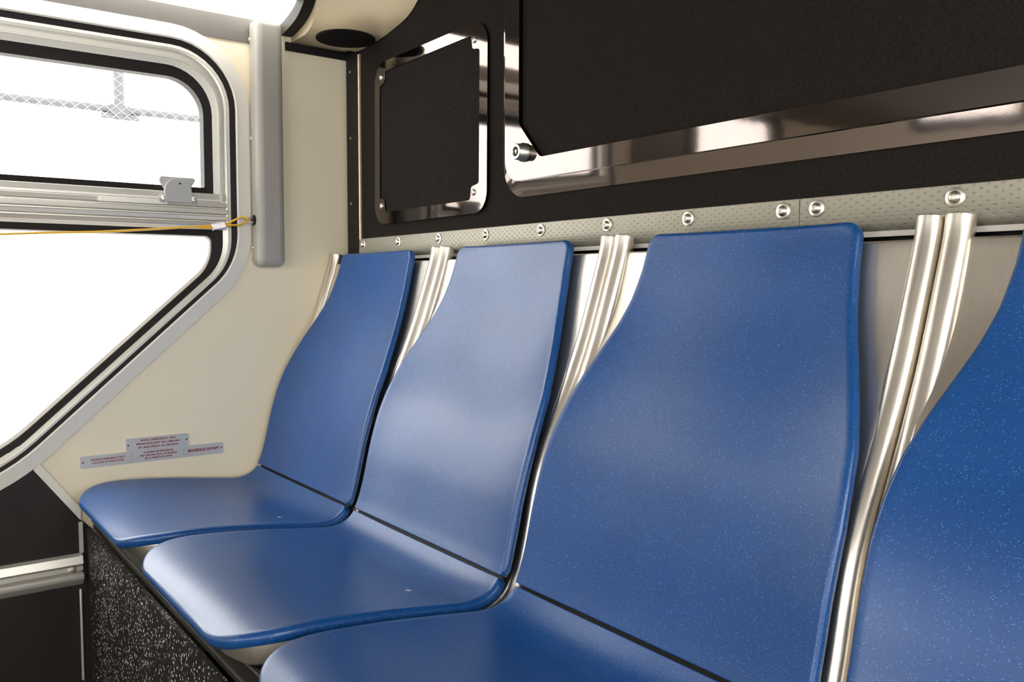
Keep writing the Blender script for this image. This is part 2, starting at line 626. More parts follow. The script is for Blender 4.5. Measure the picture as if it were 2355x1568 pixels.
g = Geo().ring(hop(-0.2585, 1.2345, 0.93, .105), hop(-0.2665, 1.2225, 0.94, .10), wallL, -0.012, 0.0, 0.0)
wpart(g, 'hopper_frame', M['alu'], smooth=True)
g = Geo().ring(hop(-0.2665, 1.2225, 0.94, .10), hop(-0.2715, 1.217, 0.944, .096), wallL, -0.012, 0.007, 0.007)
wpart(g, 'hopper_frame', M['alu'], smooth=True)
g = Geo().ring(hop(-0.2715, 1.217, 0.944, .096), hop(-0.283, 1.205, 0.952, .09), wallL, -0.012, 0.003, 0.001)
wpart(g, 'hopper_frame', M['white_metal'], smooth=True)
g = Geo().ring(hop(-0.283, 1.205, 0.950, .09), hop(-0.2995, 1.1835, 0.968, .07), wallL, -0.03, -0.001, -0.004)
wpart(g, 'hopper_gasket', M['rubber'], smooth=True)
g = Geo().plate(hop(-0.296, 1.187, 0.964, .07), [], wallL, -0.024, -0.02)
wpart(g, 'glass_pane', M['glass'])


def lowp(right, top, diag, bottom, r):
    return wpoly(right, top, diag, bottom, -0.81, [.012, .012, r, .28, .03])


g = Geo().ring(lowp(-0.265, 0.905, 0.0485, 0.409, .10), lowp(-0.2875, 0.8705, 0.060, 0.431, .085), wallL, -0.03, -0.002, -0.006)
wpart(g, 'lower_gasket', M['rubber'], smooth=True)
g = Geo().ring(lowp(-0.2875, 0.8705, 0.060, 0.431, .085), lowp(-0.2905, 0.868, 0.066, 0.436, .082), wallL, -0.028, -0.012, -0.014)
wpart(g, 'pane_edge', M['white_metal'], smooth=True)
g = Geo().plate(lowp(-0.28, 0.88, 0.055, 0.425, .09), [], wallL, -0.026, -0.022)
wpart(g, 'glass_pane', M['glass'])
# middle rail
prof = [(0.956, -0.008), (0.956, 0.004), (0.943, 0.006), (0.942, -0.002), (0.9385, -0.002), (0.938, 0.008), (0.929, 0.010),
        (0.928, 0.001), (0.9252, 0.001), (0.924, 0.012), (0.915, 0.013), (0.914, 0.002), (0.911, 0.002), (0.910, 0.012),
        (0.902, 0.010), (0.901, 0.000), (0.898, 0.000), (0.897, 0.009), (0.889, 0.006), (0.888, 0.003), (0.883, 0.002), (0.883, -0.008)]
g = Geo().prism(prof, lambda a, b, t: (b, t, a), -0.82, -0.2585)
wpart(g, 'middle_rail', M['alu'], bevel=0.0006, seg=1)
g = Geo().plate(roundpoly(rect(-0.505, -0.378, 0.9285, 0.937), .001, 3), [], wallL, 0.006, 0.0125)
kp = wpart(g, 'keeper_plate', M['alu'], bevel=0.0006, seg=1)
for y in (-0.498, -0.385):
    Geo().lathe([(0.0022, 0), (0.0018, 0.001), (0.0006, 0.0012)], (0.0125, y + 0.6, 0.9327 - 0.4), (1, 0, 0), 10).obj('rivet', M['bolt'], kp, smooth=True)
# latch
LY, LZ = -0.358, 0.954
g = Geo().plate([(LY - .032, LZ + .030), (LY + .034, LZ + .030), (LY + .036, LZ + .025), (LY + .022, LZ + .003), (LY - .022, LZ + .003), (LY - .035, LZ + .022)], [], wallL, 0.002, 0.011)
lt = wpart(g, 'latch', M['latch'], bevel=0.002)
arc = [(LY + .0255 * math.cos(a), LZ + .003 + .024 * math.sin(a)) for a in [math.pi * k / 20 for k in range(21)]] + [(LY - .0255, LZ - .020), (LY + .0255, LZ - .020)]
g = Geo().plate(arc, [], wallL, 0.008, 0.019)
g.v = [(x, y + .6, z - .4) for x, y, z in g.v]
g.obj('latch_body', M['latch'], lt, bevel=0.0012)
for s in (-1, 1):
    g = Geo().lathe([(0.0085, 0), (0.0085, 0.006), (0.006, 0.008)], (0.008, LY + .029 * s + .6, LZ - .0135 - .4), (1, 0, 0), 16)
    g.obj('latch_foot', M['latch'], lt, smooth=True)
    g = Geo().lathe([(0.005, 0), (0.005, 0.002), (0.0035, 0.004), (0.0012, 0.0042)], (0.0155, LY + .029 * s + .6, LZ - .0135 - .4), (1, 0, 0), 14)
    g.obj('latch_screw', M['bolt'], lt, smooth=True)
g = Geo().lathe([(0.002, 0), (0.002, 0.0006)], (0.019, LY + .003 + .6, LZ + .0165 - .4), (1, 0, 0), 10)
g.obj('latch_hole', M['black'], lt)

# ------------------------------------------------------------------ grey post cover beside the window
pc = Geo().box((0.0, -0.2065, 0.808), (0.046, -0.146, 1.318)).obj('post_cover', M['grey_plastic'], bevel=0.015, seg=5)
tag(pc, 'tall grey moulded plastic cover on the wall right of the bus window', 'cover')
for z in (1.278, 1.075, 0.848):
    Geo().lathe([(0.0045, 0), (0.004, 0.0015), (0.0015, 0.0025)], (0.010, -0.2065, z), (0, -1, 0), 12).obj('screw', M['bolt'], pc, smooth=True)
Geo().lathe([(0.011, 0), (0.011, 0.0015), (0.007, 0.003)], (0.022, -0.2065, 0.905), (0, -1, 0), 18).obj('grommet', M['rubber'], pc, smooth=True)

# ------------------------------------------------------------------ yellow pull cord
cordE = empty('pull_cord', (0.025, -0.22, 0.905), 'thin yellow stop request cord strung across the bus window', 'cord')
off = Vector((0.025, -0.22, 0.905))


def cordtube(pts, r, n=10):
    # smooth through points
    P = [Vector(p) - off for p in pts]
    out = []
    for i in range(len(P) - 1):
        a, b, c, d = P[max(i - 1, 0)], P[i], P[i + 1], P[min(i + 2, len(P) - 1)]
        for k in range(6):
            t = k / 6
            out.append(0.5 * ((2 * b) + (c - a) * t + (2 * a - 5 * b + 4 * c - d) * t * t + (3 * b - a - 3 * c + d) * t ** 3))
    out.append(P[-1])
    return Geo().tube(out, r, n)


g = cordtube([(0.028, -5.19, 0.60), (0.028, -2.5, 0.725), (0.028, -1.2, 0.815), (0.028, -0.669, 0.8585), (0.028, -0.49, 0.8705), (0.026, -0.285, 0.891),
              (0.026, -0.262, 0.897), (0.025, -0.238, 0.9085), (0.024, -0.226, 0.9085), (0.023, -0.2205, 0.905), (0.024, -0.226, 0.900),
              (0.026, -0.240, 0.8935), (0.028, -0.262, 0.8915), (0.028, -0.285, 0.886), (0.028, -0.32, 0.8835)], 0.0021)
g.obj('cord', M['cord'], cordE, smooth=True)
g = Geo()
c0, c1 = Vector((0.027, -0.297, 0.8865)) - off, Vector((0.027, -0.268, 0.8935)) - off
ax = (c1 - c0).normalized()
sd = ax.cross(Vector((1, 0, 0))).normalized()
q = [(-.0045, -.0075), (.0045, -.0075), (.0045, .0075), (-.0045, .0075)]
v = [c0 + Vector((a, 0, 0)) + sd * b for a, b in q] + [c1 + Vector((a, 0, 0)) + sd * b for a, b in q]
g.add(v, [(0, 1, 2, 3), (4, 5, 6, 7), (0, 1, 5, 4), (1, 2, 6, 5), (2, 3, 7, 6), (3, 0, 4, 7)])
tag(g.obj('clamp', M['clamp'], cordE, bevel=0.002, seg=3), 'chrome crimp sleeve')
g = Geo().tube([Vector((0.022, -0.2135 + 0.007 * math.cos(t), 0.905 + 0.0055 * math.sin(t))) - off for t in [2 * math.pi * k / 20 for k in range(21)]], 0.0014, 8, cap=False)
g.obj('eyelet', M['bolt'], cordE, smooth=True)

# ------------------------------------------------------------------ lower rail on the side wall
prof = [(0.256, 0.002), (0.2535, 0.015), (0.238, 0.020), (0.2375, 0.013), (0.2365, 0.006), (0.2345, 0.006), (0.2335, 0.013), (0.2240, 0.013),
        (0.2232, 0.006), (0.2210, 0.006), (0.2200, 0.018), (0.2185, 0.020), (0.209, 0.020), (0.196, 0.008), (0.194, 0.002)]
g = Geo().prism(prof, lambda a, b, t: (b, t, a), -2.2, -0.549)
lr = g.obj('wall_rail', M['alu'], bevel=0.0008, seg=1)
tag(lr, 'ribbed aluminium rail across the dark panel below the bus window', 'rail')
Geo().lathe([(0.0075, 0), (0.0075, 0.002), (0.0055, 0.0045), (0.0018, 0.0052)], (0.012, -0.568, 0.2285), (1, 0, 0), 18).obj('screw', M['bolt'], lr, smooth=True)


# ------------------------------------------------------------------ emergency plates on the side wall
def lettering(txt, y, z, size, parent, origin, width=None):
    cu = bpy.data.curves.new('lettering', 'FONT')
    cu.body = txt
    cu.size = size
    cu.align_x = 'CENTER'
    cu.align_y = 'CENTER'
    cu.space_character = 1.08
    cu.space_word = 1.15
    cu.extrude = 0.0002
    cu.resolution_u = 3
    t = bpy.data.objects.new('lettering_source', cu)
    COL.objects.link(t)
    dg = bpy.context.evaluated_depsgraph_get()
    me = bpy.data.meshes.new_from_object(t.evaluated_get(dg))
    bpy.data.objects.remove(t)
    xs = [v.co.x for v in me.vertices]
    s = width / (max(xs) - min(xs)) if width else 1
    for v in me.vertices:
        v.co = Vector((v.co.z + 0.0035, v.co.x * s + y, v.co.y + z)) - Vector(origin)
    # bold weight: the same outlines laid twice, a hair apart
    V = [v.co.copy() for v in me.vertices]
    F = [tuple(p.vertices) for p in me.polygons]
    g = Geo()
    for dy, dz in ((-1, 0), (1, 0), (0, 1)):
        g.add([v + Vector((0.00002 * dz, dy * size * 0.026, dz * size * 0.03)) for v in V], F)
    return obj('lettering', g.v, g.f, M['red'], parent, recalc=False)


org = (0, -0.41, 0.418)
sg = empty('emergency_sign', org, 'long grey plate with red emergency exit text in three languages', 'sign')
g = Geo().plate(roundpoly(rect(-0.5465, -0.2745, 0.4175, 0.4405), .003, 4), [], wallL, 0.0, 0.003)
g.v = [(x, y - org[1], z - org[2]) for x, y, z in g.v]
g.obj('plate', M['sign'], sg)
for y in (-0.455, -0.355):
    g = Geo().box((0.003, y - .0002, 0.420), (0.0032, y + .0002, 0.438))
    g.v = [(a, b - org[1], c - org[2]) for a, b, c in g.v]
    g.obj('divider', M['grey_trim'], sg)
for y, z in ((-0.542, 0.4293), (-0.2785, 0.4295)):
    Geo().lathe([(0.0016, 0), (0.0012, 0.0008)], (0.003, y - org[1], z - org[2]), (1, 0, 0), 10).obj('rivet', M['black'], sg)
for txt, y, z, w in (('NEAREST EMERGENCY EXIT', -0.498, 0.4325, 0.061), ('LOCATED AT REAR DOOR', -0.498, 0.4265, 0.056),
                     ('LA SALIDA DE EMERGENCIA', -0.404, 0.4363, 0.057), ('MAS CERCANA ESTA LOCALISADA', -0.404, 0.4303, 0.071), ('EN LA PUERTA DE ATRAS', -0.404, 0.4243, 0.052)):
    lettering(txt, y, z, 0.0052, sg, org, w)
lettering('最近的緊急出口位於後門', -0.3155, 0.4295, 0.0062, sg, org, 0.062)
org = (0, -0.404, 0.441)
sg2 = empty('emergency_sign', org, 'short grey plate with red Tagalog emergency text, above the long plate', 'sign')
g = Geo().plate(roundpoly(rect(-0.464, -0.3445, 0.4405, 0.4665), .003, 4), [], wallL, 0.0, 0.003)
g.v = [(x, y - org[1], z - org[2]) for x, y, z in g.v]
g.obj('plate', M['sign'], sg2)
for y, z in ((-0.4605, 0.4535), (-0.3485, 0.4545)):
    Geo().lathe([(0.0016, 0), (0.0012, 0.0008)], (0.003, y - org[1], z - org[2]), (1, 0, 0), 10).obj('rivet', M['black'], sg2)
for txt, z, w in (('KAPAG EMERGENCY: ANG', 0.4610, 0.067), ('PINAKAMALAPIT NA LABASAN', 0.4540, 0.082), ('AY ANG PINTO SA LIKURAN', 0.4470, 0.076)):
    lettering(txt, -0.404, z, 0.0058, sg2, org, w)

# ------------------------------------------------------------------ ceiling light, corner cap, speaker
LENS = [(0.004, 1.323), (0.028, 1.327), (0.059, 1.335), (0.080, 1.343), (0.092, 1.351)]
UPPER = [(0.092, 1.351), (0.13, 1.40), (0.20, 1.53), (0.30, 1.66), (0.36, 1.70)]


def smooth2(pts, k=6):
    P = [Vector(p) for p in pts]
    out = []
    for i in range(len(P) - 1):
        a, b, c, d = P[max(i - 1, 0)], P[i], P[i + 1], P[min(i + 2, len(P) - 1)]
        for j in range(k):
            t = j / k
            out.append(tuple(0.5 * ((2 * b) + (c - a) * t + (2 * a - 5 * b + 4 * c - d) * t * t + (3 * b - a - 3 * c + d) * t ** 3)))
    out.append(tuple(P[-1]))
    return out


def make_light(name, mirror, label):
    e = empty(name, (XR if mirror else 0, -0.136, 1.322), label, 'light', 'strip lights along the cabin sides')
    sx = -1 if mirror else 1
    pr = smooth2(LENS)
    yl = -1.45
    g = Geo().prism(pr + [(0.004, 1.351)], lambda a, b, t: (sx * a, t + 0.136, b - 1.322), yl, -0.136)
    g.obj('lens', M['lamp'], e, smooth=True)
    g = Geo().prism(smooth2(UPPER) + [(0.36, 1.755), (0.004, 1.755), (0.004, 1.351)], lambda a, b, t: (sx * a, t + 0.136, b - 1.322), -4.9, -0.136)
    g.obj('upper_housing', M['cabin'], e, smooth=True)
    g = Geo().prism(pr + [(0.004, 1.351)], lambda a, b, t: (sx * a, t + 0.136, b - 1.322), -4.9, yl - 0.002)
    g.obj('blank_cover', M['cabin'], e, smooth=True)
    cap = smooth2([(0.004, 1.300), (0.03, 1.302), (0.075, 1.311), (0.107, 1.324), (0.134, 1.346), (0.16, 1.39), (0.22, 1.52), (0.33, 1.66), (0.40, 1.75)])
    g = Geo().prism(cap + [(0.004, 1.75)], lambda a, b, t: (sx * a, t + 0.136, b - 1.322), -0.136, -0.113)
    g.obj('end_cap', M['black'], e, smooth=True)
    return e


make_light('strip_light', False, 'glowing white strip light lens at the top of the window wall')
make_light('strip_light', True, 'unseen strip light lens added above the windows on the opposite side')  # mirrored out-of-view lamp, added for the light it gives

A = smooth2([(0.0, 1.289), (0.03, 1.289), (0.055, 1.289), (0.085, 1.291), (0.112, 1.302), (0.130, 1.330), (0.150, 1.38), (0.19, 1.48), (0.26, 1.60), (0.33, 1.69), (0.39, 1.76)], 6)
B = smooth2([(0.0, 1.289), (0.06, 1.277), (0.104, 1.268), (0.20, 1.272), (0.251, 1.278), (0.312, 1.290), (0.353, 1.313), (0.39, 1.352), (0.44, 1.45), (0.50, 1.60), (0.56, 1.76)], 6)
v, f = [], []
ny = 14
for j in range(ny + 1):
    t = j / ny
    tt = t * t * (3 - 2 * t) * 0.5 + t * 0.5
    for a, b in zip(A, B):
        za = a[1] * (1 - tt) + b[1] * tt
        if j < ny:
            za = max(za, 0)
        v.append((a[0] * (1 - tt) + b[0] * tt, -0.112 + 0.110 * t, za))
n = len(A)
for j in range(ny):
    for i in range(n - 1):
        f.append((j * n + i, j * n + i + 1, (j + 1) * n + i + 1, (j + 1) * n + i))
# close the back so the cap is a solid moulding
base = len(v)
v += [(0.0, -0.112, 1.76), (0.0, -0.002, 1.76)]
f.append(tuple(range(n)) + (base,))
f.append(tuple(ny * n + i for i in range(n)) + (base + 1,))
f.append(tuple(j * n for j in range(ny + 1)) + (base + 1, base))
f.append(tuple(j * n + n - 1 for j in range(ny + 1)) + (base + 1, base))
cc = obj('corner_moulding', v, f, M['cove'], smooth=True)
tag(cc, 'beige moulded plastic corner piece under the ceiling beside the strip light', 'moulding')
sp = Geo().lathe([(0.058, 0.004), (0.060, 0.002), (0.060, -0.001), (0.052, -0.0025), (0.02, -0.0032), (0.001, -0.0034)], (0.0, 0.0, 0.0), (0, 0, 1), 36).obj('speaker_grille', M['speaker'], smooth=True)
sp.location = (0.166, -0.063, 1.268)
tag(sp, 'round black speaker grille in the beige corner piece near the ceiling', 'speaker')

# ------------------------------------------------------------------ rear wall: carpet panel, hinge, access panel, access door, rails
g = Geo().plate(rect(0.104, XR, 0.868, ZC), [], wallB, -0.018, 0.0)
tag(g.obj('carpeted_panel', M['carpet']), 'large black carpeted panel covering the rear wall above the seats', 'panel')
hg = Geo().tube([(0.0, 0, 0.0), (0.0, 0, 0.392)], 0.0028, 10).obj('piano_hinge', M['hinge'], smooth=True)
hg.location = (0.1, -0.001, 0.869)
tag(hg, 'thin brass coloured vertical hinge strip at the left edge of the carpeted wall', 'hinge')
Geo().box((0.0042, -0.002, 0.0), (0.0075, 0.0008, 0.392)).obj('leaf', M['hinge'], hg)

ap = empty('access_panel', (0.383, -0.0027, 0.895), 'small black carpeted access panel with rounded polished metal frame', 'panel')


ap.rotation_euler = (math.radians(-0.45), 0, 0)


def apg(geo):
    geo.v = [(x - 0.383, y, z - 0.895) for x, y, z in geo.v]
    return geo


outer = roundpoly(rect(0.180, 0.586, 0.895, 1.222), [.040, .036, .042, .040], 8)
inner = [(0.201, 1.175), (0.201, 0.948), (0.221, 0.944), (0.224, 0.919), (0.535, 0.919), (0.538, 0.942), (0.562, 0.946), (0.562, 1.174), (0.540, 1.178), (0.536, 1.2015), (0.224, 1.2015), (0.2205, 1.180)]
inner = roundpoly(inner, [.006, .006, .006, .006, .006, .006, .006, .006, .006, .006, .006, .006], 4)
g = apg(Geo().plate(outer, [inner], wallB, 0.0, 0.005))
g.obj('frame', M['chrome'], ap, bevel=0.0022, seg=3)
g = apg(Geo().plate(roundpoly(rect(0.19, 0.576, 0.905, 1.212), .03, 6), [], wallB, 0.0, 0.002))
g.obj('carpet_insert', M['carpet'], ap)
for x, z in ((0.208, 1.192), (0.546, 1.192), (0.546, 0.9315), (0.210, 0.932)):
    g = apg(Geo().lathe([(0.0058, 0), (0.0055, 0.0015), (0.0035, 0.0032), (0.0016, 0.0034), (0.0014, 0.0022)], (x, -0.005, z), (0, -1, 0), 16))
    g.obj('screw', M['bolt'], ap, smooth=True)

ad = empty('access_door', (1.28, 0, 0.912), 'large black carpeted access door with wide polished metal frame and lock', 'door')


def adg(geo):
    geo.v = [(x - 1.28, y, z - 0.912) for x, y, z in geo.v]
    return geo


X0, X1, Z0, Z1 = 0.631, 1.93, 0.9125, 1.62
g = Geo().ring(roundpoly(rect(X0, X1, Z0, Z1), .056, 10), roundpoly(rect(X0 + .0155, X1 - .0155, Z0 + .027, Z1 - .027), .036, 10), wallB, 0.0, 0.004, 0.006)
adg(g).obj('outer_frame', M['chrome'], ad, smooth=True)
ch = 0.056
inn = [(X0 + .0515, Z0 + .1165), (X0 + .106, Z0 + .058), (X1 - .106, Z0 + .058), (X1 - .0515, Z0 + .1165), (X1 - .0515, Z1 - .1165), (X1 - .106, Z1 - .058), (X0 + .106, Z1 - .058), (X0 + .0515, Z1 - .1165)]
inn = roundpoly(inn, .014, 5)
g = Geo().plate(roundpoly(rect(X0 + .0135, X1 - .0135, Z0 + .0255, Z1 - .0255), .037, 10), [inn], wallB, 0.001, 0.012)
adg(g).obj('inner_frame', M['chrome'], ad, bevel=0.003, seg=3)
g = Geo().plate(rect(X0 + .03, X1 - .03, Z0 + .045, Z1 - .045), [], wallB, 0.0, 0.004)
adg(g).obj('carpet_insert', M['carpet'], ad)
lk = adg(Geo().lathe([(0.0150, 0), (0.0150, 0.004), (0.0135, 0.0065), (0.0125, 0.0165), (0.0115, 0.0175), (0.0080, 0.0175), (0.0072, 0.0145), (0.0068, 0.0145)], (0.6965, -0.012, 0.9815), (0, -1, 0), 28)).obj('lock', M['bolt'], ad, smooth=True)
g = adg(Geo().lathe([(0.0070, 0.0), (0.0070, 0.0008)], (0.6965, -0.0262, 0.9815), (0, -1, 0), 20))
g.obj('lock_recess', M['black'], lk)
g = Geo().plate([(0.6965 + .0034 * math.cos(a), 0.9815 + .0042 * math.sin(a)) for a in (math.pi / 2 + .9, math.pi / 2 - .9, -math.pi / 2)], [], wallB, 0.026, 0.0285)
adg(g).obj('lock_core', M['bolt'], lk)


def make_rail(x0, x1, bolts, label):
    e = empty('seat_back_rail', ((x0 + x1) / 2, 0, 0.825), label, 'rail', 'embossed rails behind the seat tops')
    cx = (x0 + x1) / 2
    prof = [(0.869, 0.0), (0.869, 0.0055), (0.8365, 0.0065), (0.828, 0.001), (0.826, -0.008), (0.869, -0.008)]
    g = Geo().prism(prof, lambda a, b, t: (t - cx, -b, a - 0.825), x0, x1)
    g.obj('rail', M['rail'], e, bevel=0.0008, seg=1)
    g = Geo().box((x0 - cx, 0.0, 0.822 - 0.825), (x1 - cx, 0.010, 0.8285 - 0.825))
    g.obj('lower_lip', M['white_metal'], e)
    for x in bolts:
        b = Geo().lathe([(0.0098, 0), (0.0098, 0.0012), (0.0088, 0.0018)], (x - cx, -0.006, 0.8563 - 0.825), (0, -1, 0), 24).obj('washer', M['bolt'], e, smooth=True)
        Geo().lathe([(0.0062, 0), (0.0060, 0.0016), (0.0048, 0.0034), (0.0028, 0.0044), (0.0022, 0.0044), (0.0019, 0.003)], (x - cx, -0.0078, 0.8563 - 0.825), (0, -1, 0), 20).obj('bolt', M['bolt'], b, smooth=True)
    return e


bx = [0.124 + 0.1524 * i for i in range(7)] + [1.183]
make_rail(0.104, 1.2035, bx, 'left length of grey embossed metal rail behind the seat tops, up to the joint')
make_rail(1.2045, 2.5, [1.227, 1.380, 1.532, 1.684, 1.837, 1.99, 2.142, 2.294, 2.45], 'right length of grey embossed metal rail, from the joint to the frame edge')

# ------------------------------------------------------------------ the seats
EDGE = [(.8170, .0675), (.8135, .050), (.806, .022), (.795, -.013), (.780, -.048), (.763, -.080), (.743, -.115), (.7245, -.150), (.707, -.185), (.693, -.220),
        (.682, -.255), (.673, -.288), (.666, -.320), (.6575, -.352), (.648, -.380), (.632, -.397), (.605, -.4035), (.565, -.399), (.50, -.390), (.43, -.382), (.37, -.378), (.325, -.380), (.302, -.386), (.286, -.398)]
EDGE = [(a - 0.856, b + 0.77) for a, b in EDGE]          # (y, z) of the side edges of the seat, world
WIDTH = [(.068, .1465), (.05, .1475), (.02, .1495), (-.02, .157), (-.05, .167), (-.08, .180), (-.115, .1945), (-.15, .206), (-.185, .2115), (-.22, .2145), (-.30, .2140), (-.345, .2140), (-.385, .2165)]
WIDTH = [(a + 0.77, b + 0.0032 - 0.0022 * min(1, max(0, (0.0 - a) / 0.1))) for a, b in WIDTH]


def lerp_table(tab, x):
    tab = sorted(tab)
    if x <= tab[0][0]:
        return tab[0][1]
    for (a, b), (c, d) in zip(tab[:-1], tab[1:]):
        if x <= c:
            t = (x - a) / (c - a)
            return b + (d - b) * t
    return tab[-1][1]


def dense(pts, step=0.002, passes=60):
    q = smooth2(pts, 40)
    P = [Vector(p) for p in q]
    L = [0]
    for a, b in zip(P[:-1], P[1:]):
        L.append(L[-1] + (b - a).length)
    n = int(L[-1] / step)
    out = []
    j = 0
    for i in range(n + 1):
        s = L[-1] * i / n
        while j < len(L) - 2 and L[j + 1] < s:
            j += 1
        t = (s - L[j]) / max(L[j + 1] - L[j], 1e-9)
        out.append(P[j].lerp(P[j + 1], t))
    for _ in range(passes):
        out = [out[0]] + [(out[i - 1] + out[i] * 2 + out[i + 1]) / 4 for i in range(1, len(out) - 1)] + [out[-1]]
    return out, L[-1]


PROF, PLEN = dense(EDGE)
PN = len(PROF) - 1


def pf(s):
    x = min(max(s / PLEN, 0), 1) * PN
    i = min(int(x), PN - 1)
    return PROF[i].lerp(PROF[i + 1], x - i)


def pnorm(s):
    t = pf(min(s + .004, PLEN)) - pf(max(s - .004, 0))
    t.normalize()
    return t, Vector((-t.y, t.x)) * -1      # tangent, normal towards the sitter


# check that the normal points away from the wall
_t, _n = pnorm(0.1)
NS = 1 if _n.x < 0 else -1


def sfind(y, z):
    best = min(range(PN + 1), key=lambda i: (PROF[i].x - y) ** 2 + (PROF[i].y - z) ** 2)
    return PLEN * best / PN


SEAM = sfind(0.6475 - 0.856, -0.382 + 0.77)


def half_width(s):
    z = pf(s).y
    if s < SEAM:
        return lerp_table(WIDTH, z)
    return 0.2165


def corner(h, ds, r):
    if ds >= r:
        return h
    return h - r + math.sqrt(max(r * r - (r - ds) ** 2, 0))


def make_panel(s0, s1, depth, hwf, dishf, T, rim, org, mat, name, parent, rim_s=None, rim_e=None, rs=0.0, re=0.0, step=0.008, nt=33):
    """curved sheet following the seat profile from arc position s0 to s1, 'depth' behind the seat face,
    rounded rim of radius rim, thickness T; rs / re: plan corner radius at the two ends"""
    Tf = T if callable(T) else (lambda s: T)
    ss = []
    rim_s = rim if rim_s is None else rim_s
    rim_e = rim if rim_e is None else rim_e
    a0, a1 = s0 + rim_s, s1 - rim_e
    if rs:
        ss += [a0 + (rs - rim) * (1 - math.cos(math.pi / 2 * k / 8)) for k in range(8)]
        b0 = a0 + (rs - rim)
    else:
        b0 = a0
    b1 = a1 - (re - rim) if re else a1
    m = max(2, int((b1 - b0) / step))
    ss += [b0 + (b1 - b0) * k / m for k in range(m + 1)]
    if re:
        ss += [b1 + (re - rim) * math.sin(math.pi / 2 * k / 12) for k in range(1, 13)]
    V = []
    loop2 = {}
    rows = []
    ts = [math.sin(math.pi / 2 * (-1 + 2 * k / (nt - 1))) * 0.6 + (-1 + 2 * k / (nt - 1)) * 0.4 for k in range(nt)]
    nrm = {}
    for i, s in enumerate(ss):
        h = hwf(s) - rim
        if rs:
            h = corner(h, s - a0, max(rs - rim, .001))
        if re:
            h = corner(h, a1 - s, max(re - rim, .001))
        t2, n2 = pnorm(s)
        n2 = n2 * NS
        p2 = pf(s) - n2 * depth(s)
        row = []
        for k, t in enumerate(ts):
            d = dishf(s, h * t, h)
            q = p2 - n2 * d
            row.append(len(V))
            nrm[len(V)] = (n2, t2)
            loop2[len(V)] = Vector((h * t, s))
            V.append(Vector((h * t, q.x, q.y)))
        rows.append(row)
    F = []
    for i in range(len(rows) - 1):
        for k in range(nt - 1):
            F.append((rows[i][k], rows[i][k + 1], rows[i + 1][k + 1], rows[i + 1][k]))
    bl = rows[0] + [r[-1] for r in rows[1:]] + rows[-1][-2::-1] + [r[0] for r in rows[-2:0:-1]]
    nb = len(bl)
    rv = {vi: rim for vi in bl}
    for vi in rows[0]:
        rv[vi] = rim_s
    for vi in rows[-1]:
        rv[vi] = rim_e
    outs = []
    for i, vi in enumerate(bl):
        a, b = loop2[bl[i - 1]], loop2[bl[(i + 1) % nb]]
        e = (b - a)
        o = Vector((e.y, -e.x))
        if o.length < 1e-9:
            o = Vector((1, 0))
        o.normalize()
        outs.append(o)
    # orientation
    if outs[nt // 2].y > 0:
        outs = [-o for o in outs]
    prev = bl
    K = 5
    for k in list(range(1, K + 1)) + ['side', 'back']:
        cur = []
        for i, vi in enumerate(bl):
            n2, t2 = nrm[vi]
            o3 = Vector((outs[i].x, t2.x * outs[i].y, t2.y * outs[i].y))
            n3 = Vector((0, n2.x, n2.y))
            if k == 'side':
                p = V[vi] + o3 * (rv[vi] * 0.96) - n3 * (Tf(loop2[vi].y) * 0.85)
            elif k == 'back':
                p = V[vi] + o3 * (rv[vi] * 0.3) - n3 * Tf(loop2[vi].y)
            else:
                a = math.pi / 2 * k / K
                p = V[vi] + o3 * (rv[vi] * math.sin(a)) - n3 * (rv[vi] * (1 - math.cos(a)))
            cur.append(len(V))
            V.append(p)
            nrm[len(V) - 1] = (n2, t2)
        for i in range(nb):
            j = (i + 1) % nb
            F.append((prev[i], prev[j], cur[j], cur[i]))
        prev = cur
    # back face
    back = {}
    for r in rows:
        for vi in r:
            n2, t2 = nrm[vi]
            back[vi] = len(V)
            V.append(V[vi] - Vector((0, n2.x, n2.y)) * Tf(loop2[vi].y))
    for i in range(len(rows) - 1):
        for k in range(nt - 1):
            F.append((back[rows[i][k]], back[rows[i + 1][k]], back[rows[i + 1][k + 1]], back[rows[i][k + 1]]))
    for i in range(nb):
        j = (i + 1) % nb
        F.append((prev[i], prev[j], back[bl[j]], back[bl[i]]))
    O = Vector(org)
    V = [v - O for v in V]
    me_o = obj(name, V, F, mat, parent, smooth=False)
    me = me_o.data
    me.polygons.foreach_set('use_smooth', [True] * len(me.polygons))
    return me_o


def smoothstep(a, b, x):
    t = min(max((x - a) / (b - a), 0), 1)
    return t * t * (3 - 2 * t)


def dish_blue(s, x, h):
    d = 0.003 + 0.011 * smoothstep(0.03, 0.25, s) - 0.011 * smoothstep(PLEN - 0.22, PLEN - 0.02, s)
    return d * (1 - abs(x / max(h, .01)) ** 3.2)


def no_dish(s, x, h):
    return 0.0


ORG = (0, -0.36, 0.285)
seat = empty('bus_seat', (0.236, -0.36, 0.285))
seat['category'] = 'seat'
make_panel(0.0, SEAM - 0.0016, lambda s: 0.0, half_width, dish_blue, 0.0120, 0.0055, ORG, M['blue'], 'backrest', seat, rim_e=0.0015, rs=0.017)
make_panel(SEAM + 0.0016, PLEN, lambda s: 0.0, half_width, dish_blue, 0.0165, 0.0075, ORG, M['blue'], 'seat_pan', seat, rim_s=0.0015, re=0.085)


def shell_depth(s):
    return 0.0165 + 0.009 * smoothstep(0.15, 0.4, s) - 0.007 * smoothstep(SEAM - 0.08, SEAM + 0.03, s) - 0.003 * smoothstep(SEAM + .1, PLEN, s)


def shell_width(s):
    return 0.2125 - 0.004 * smoothstep(SEAM, SEAM + .15, s)


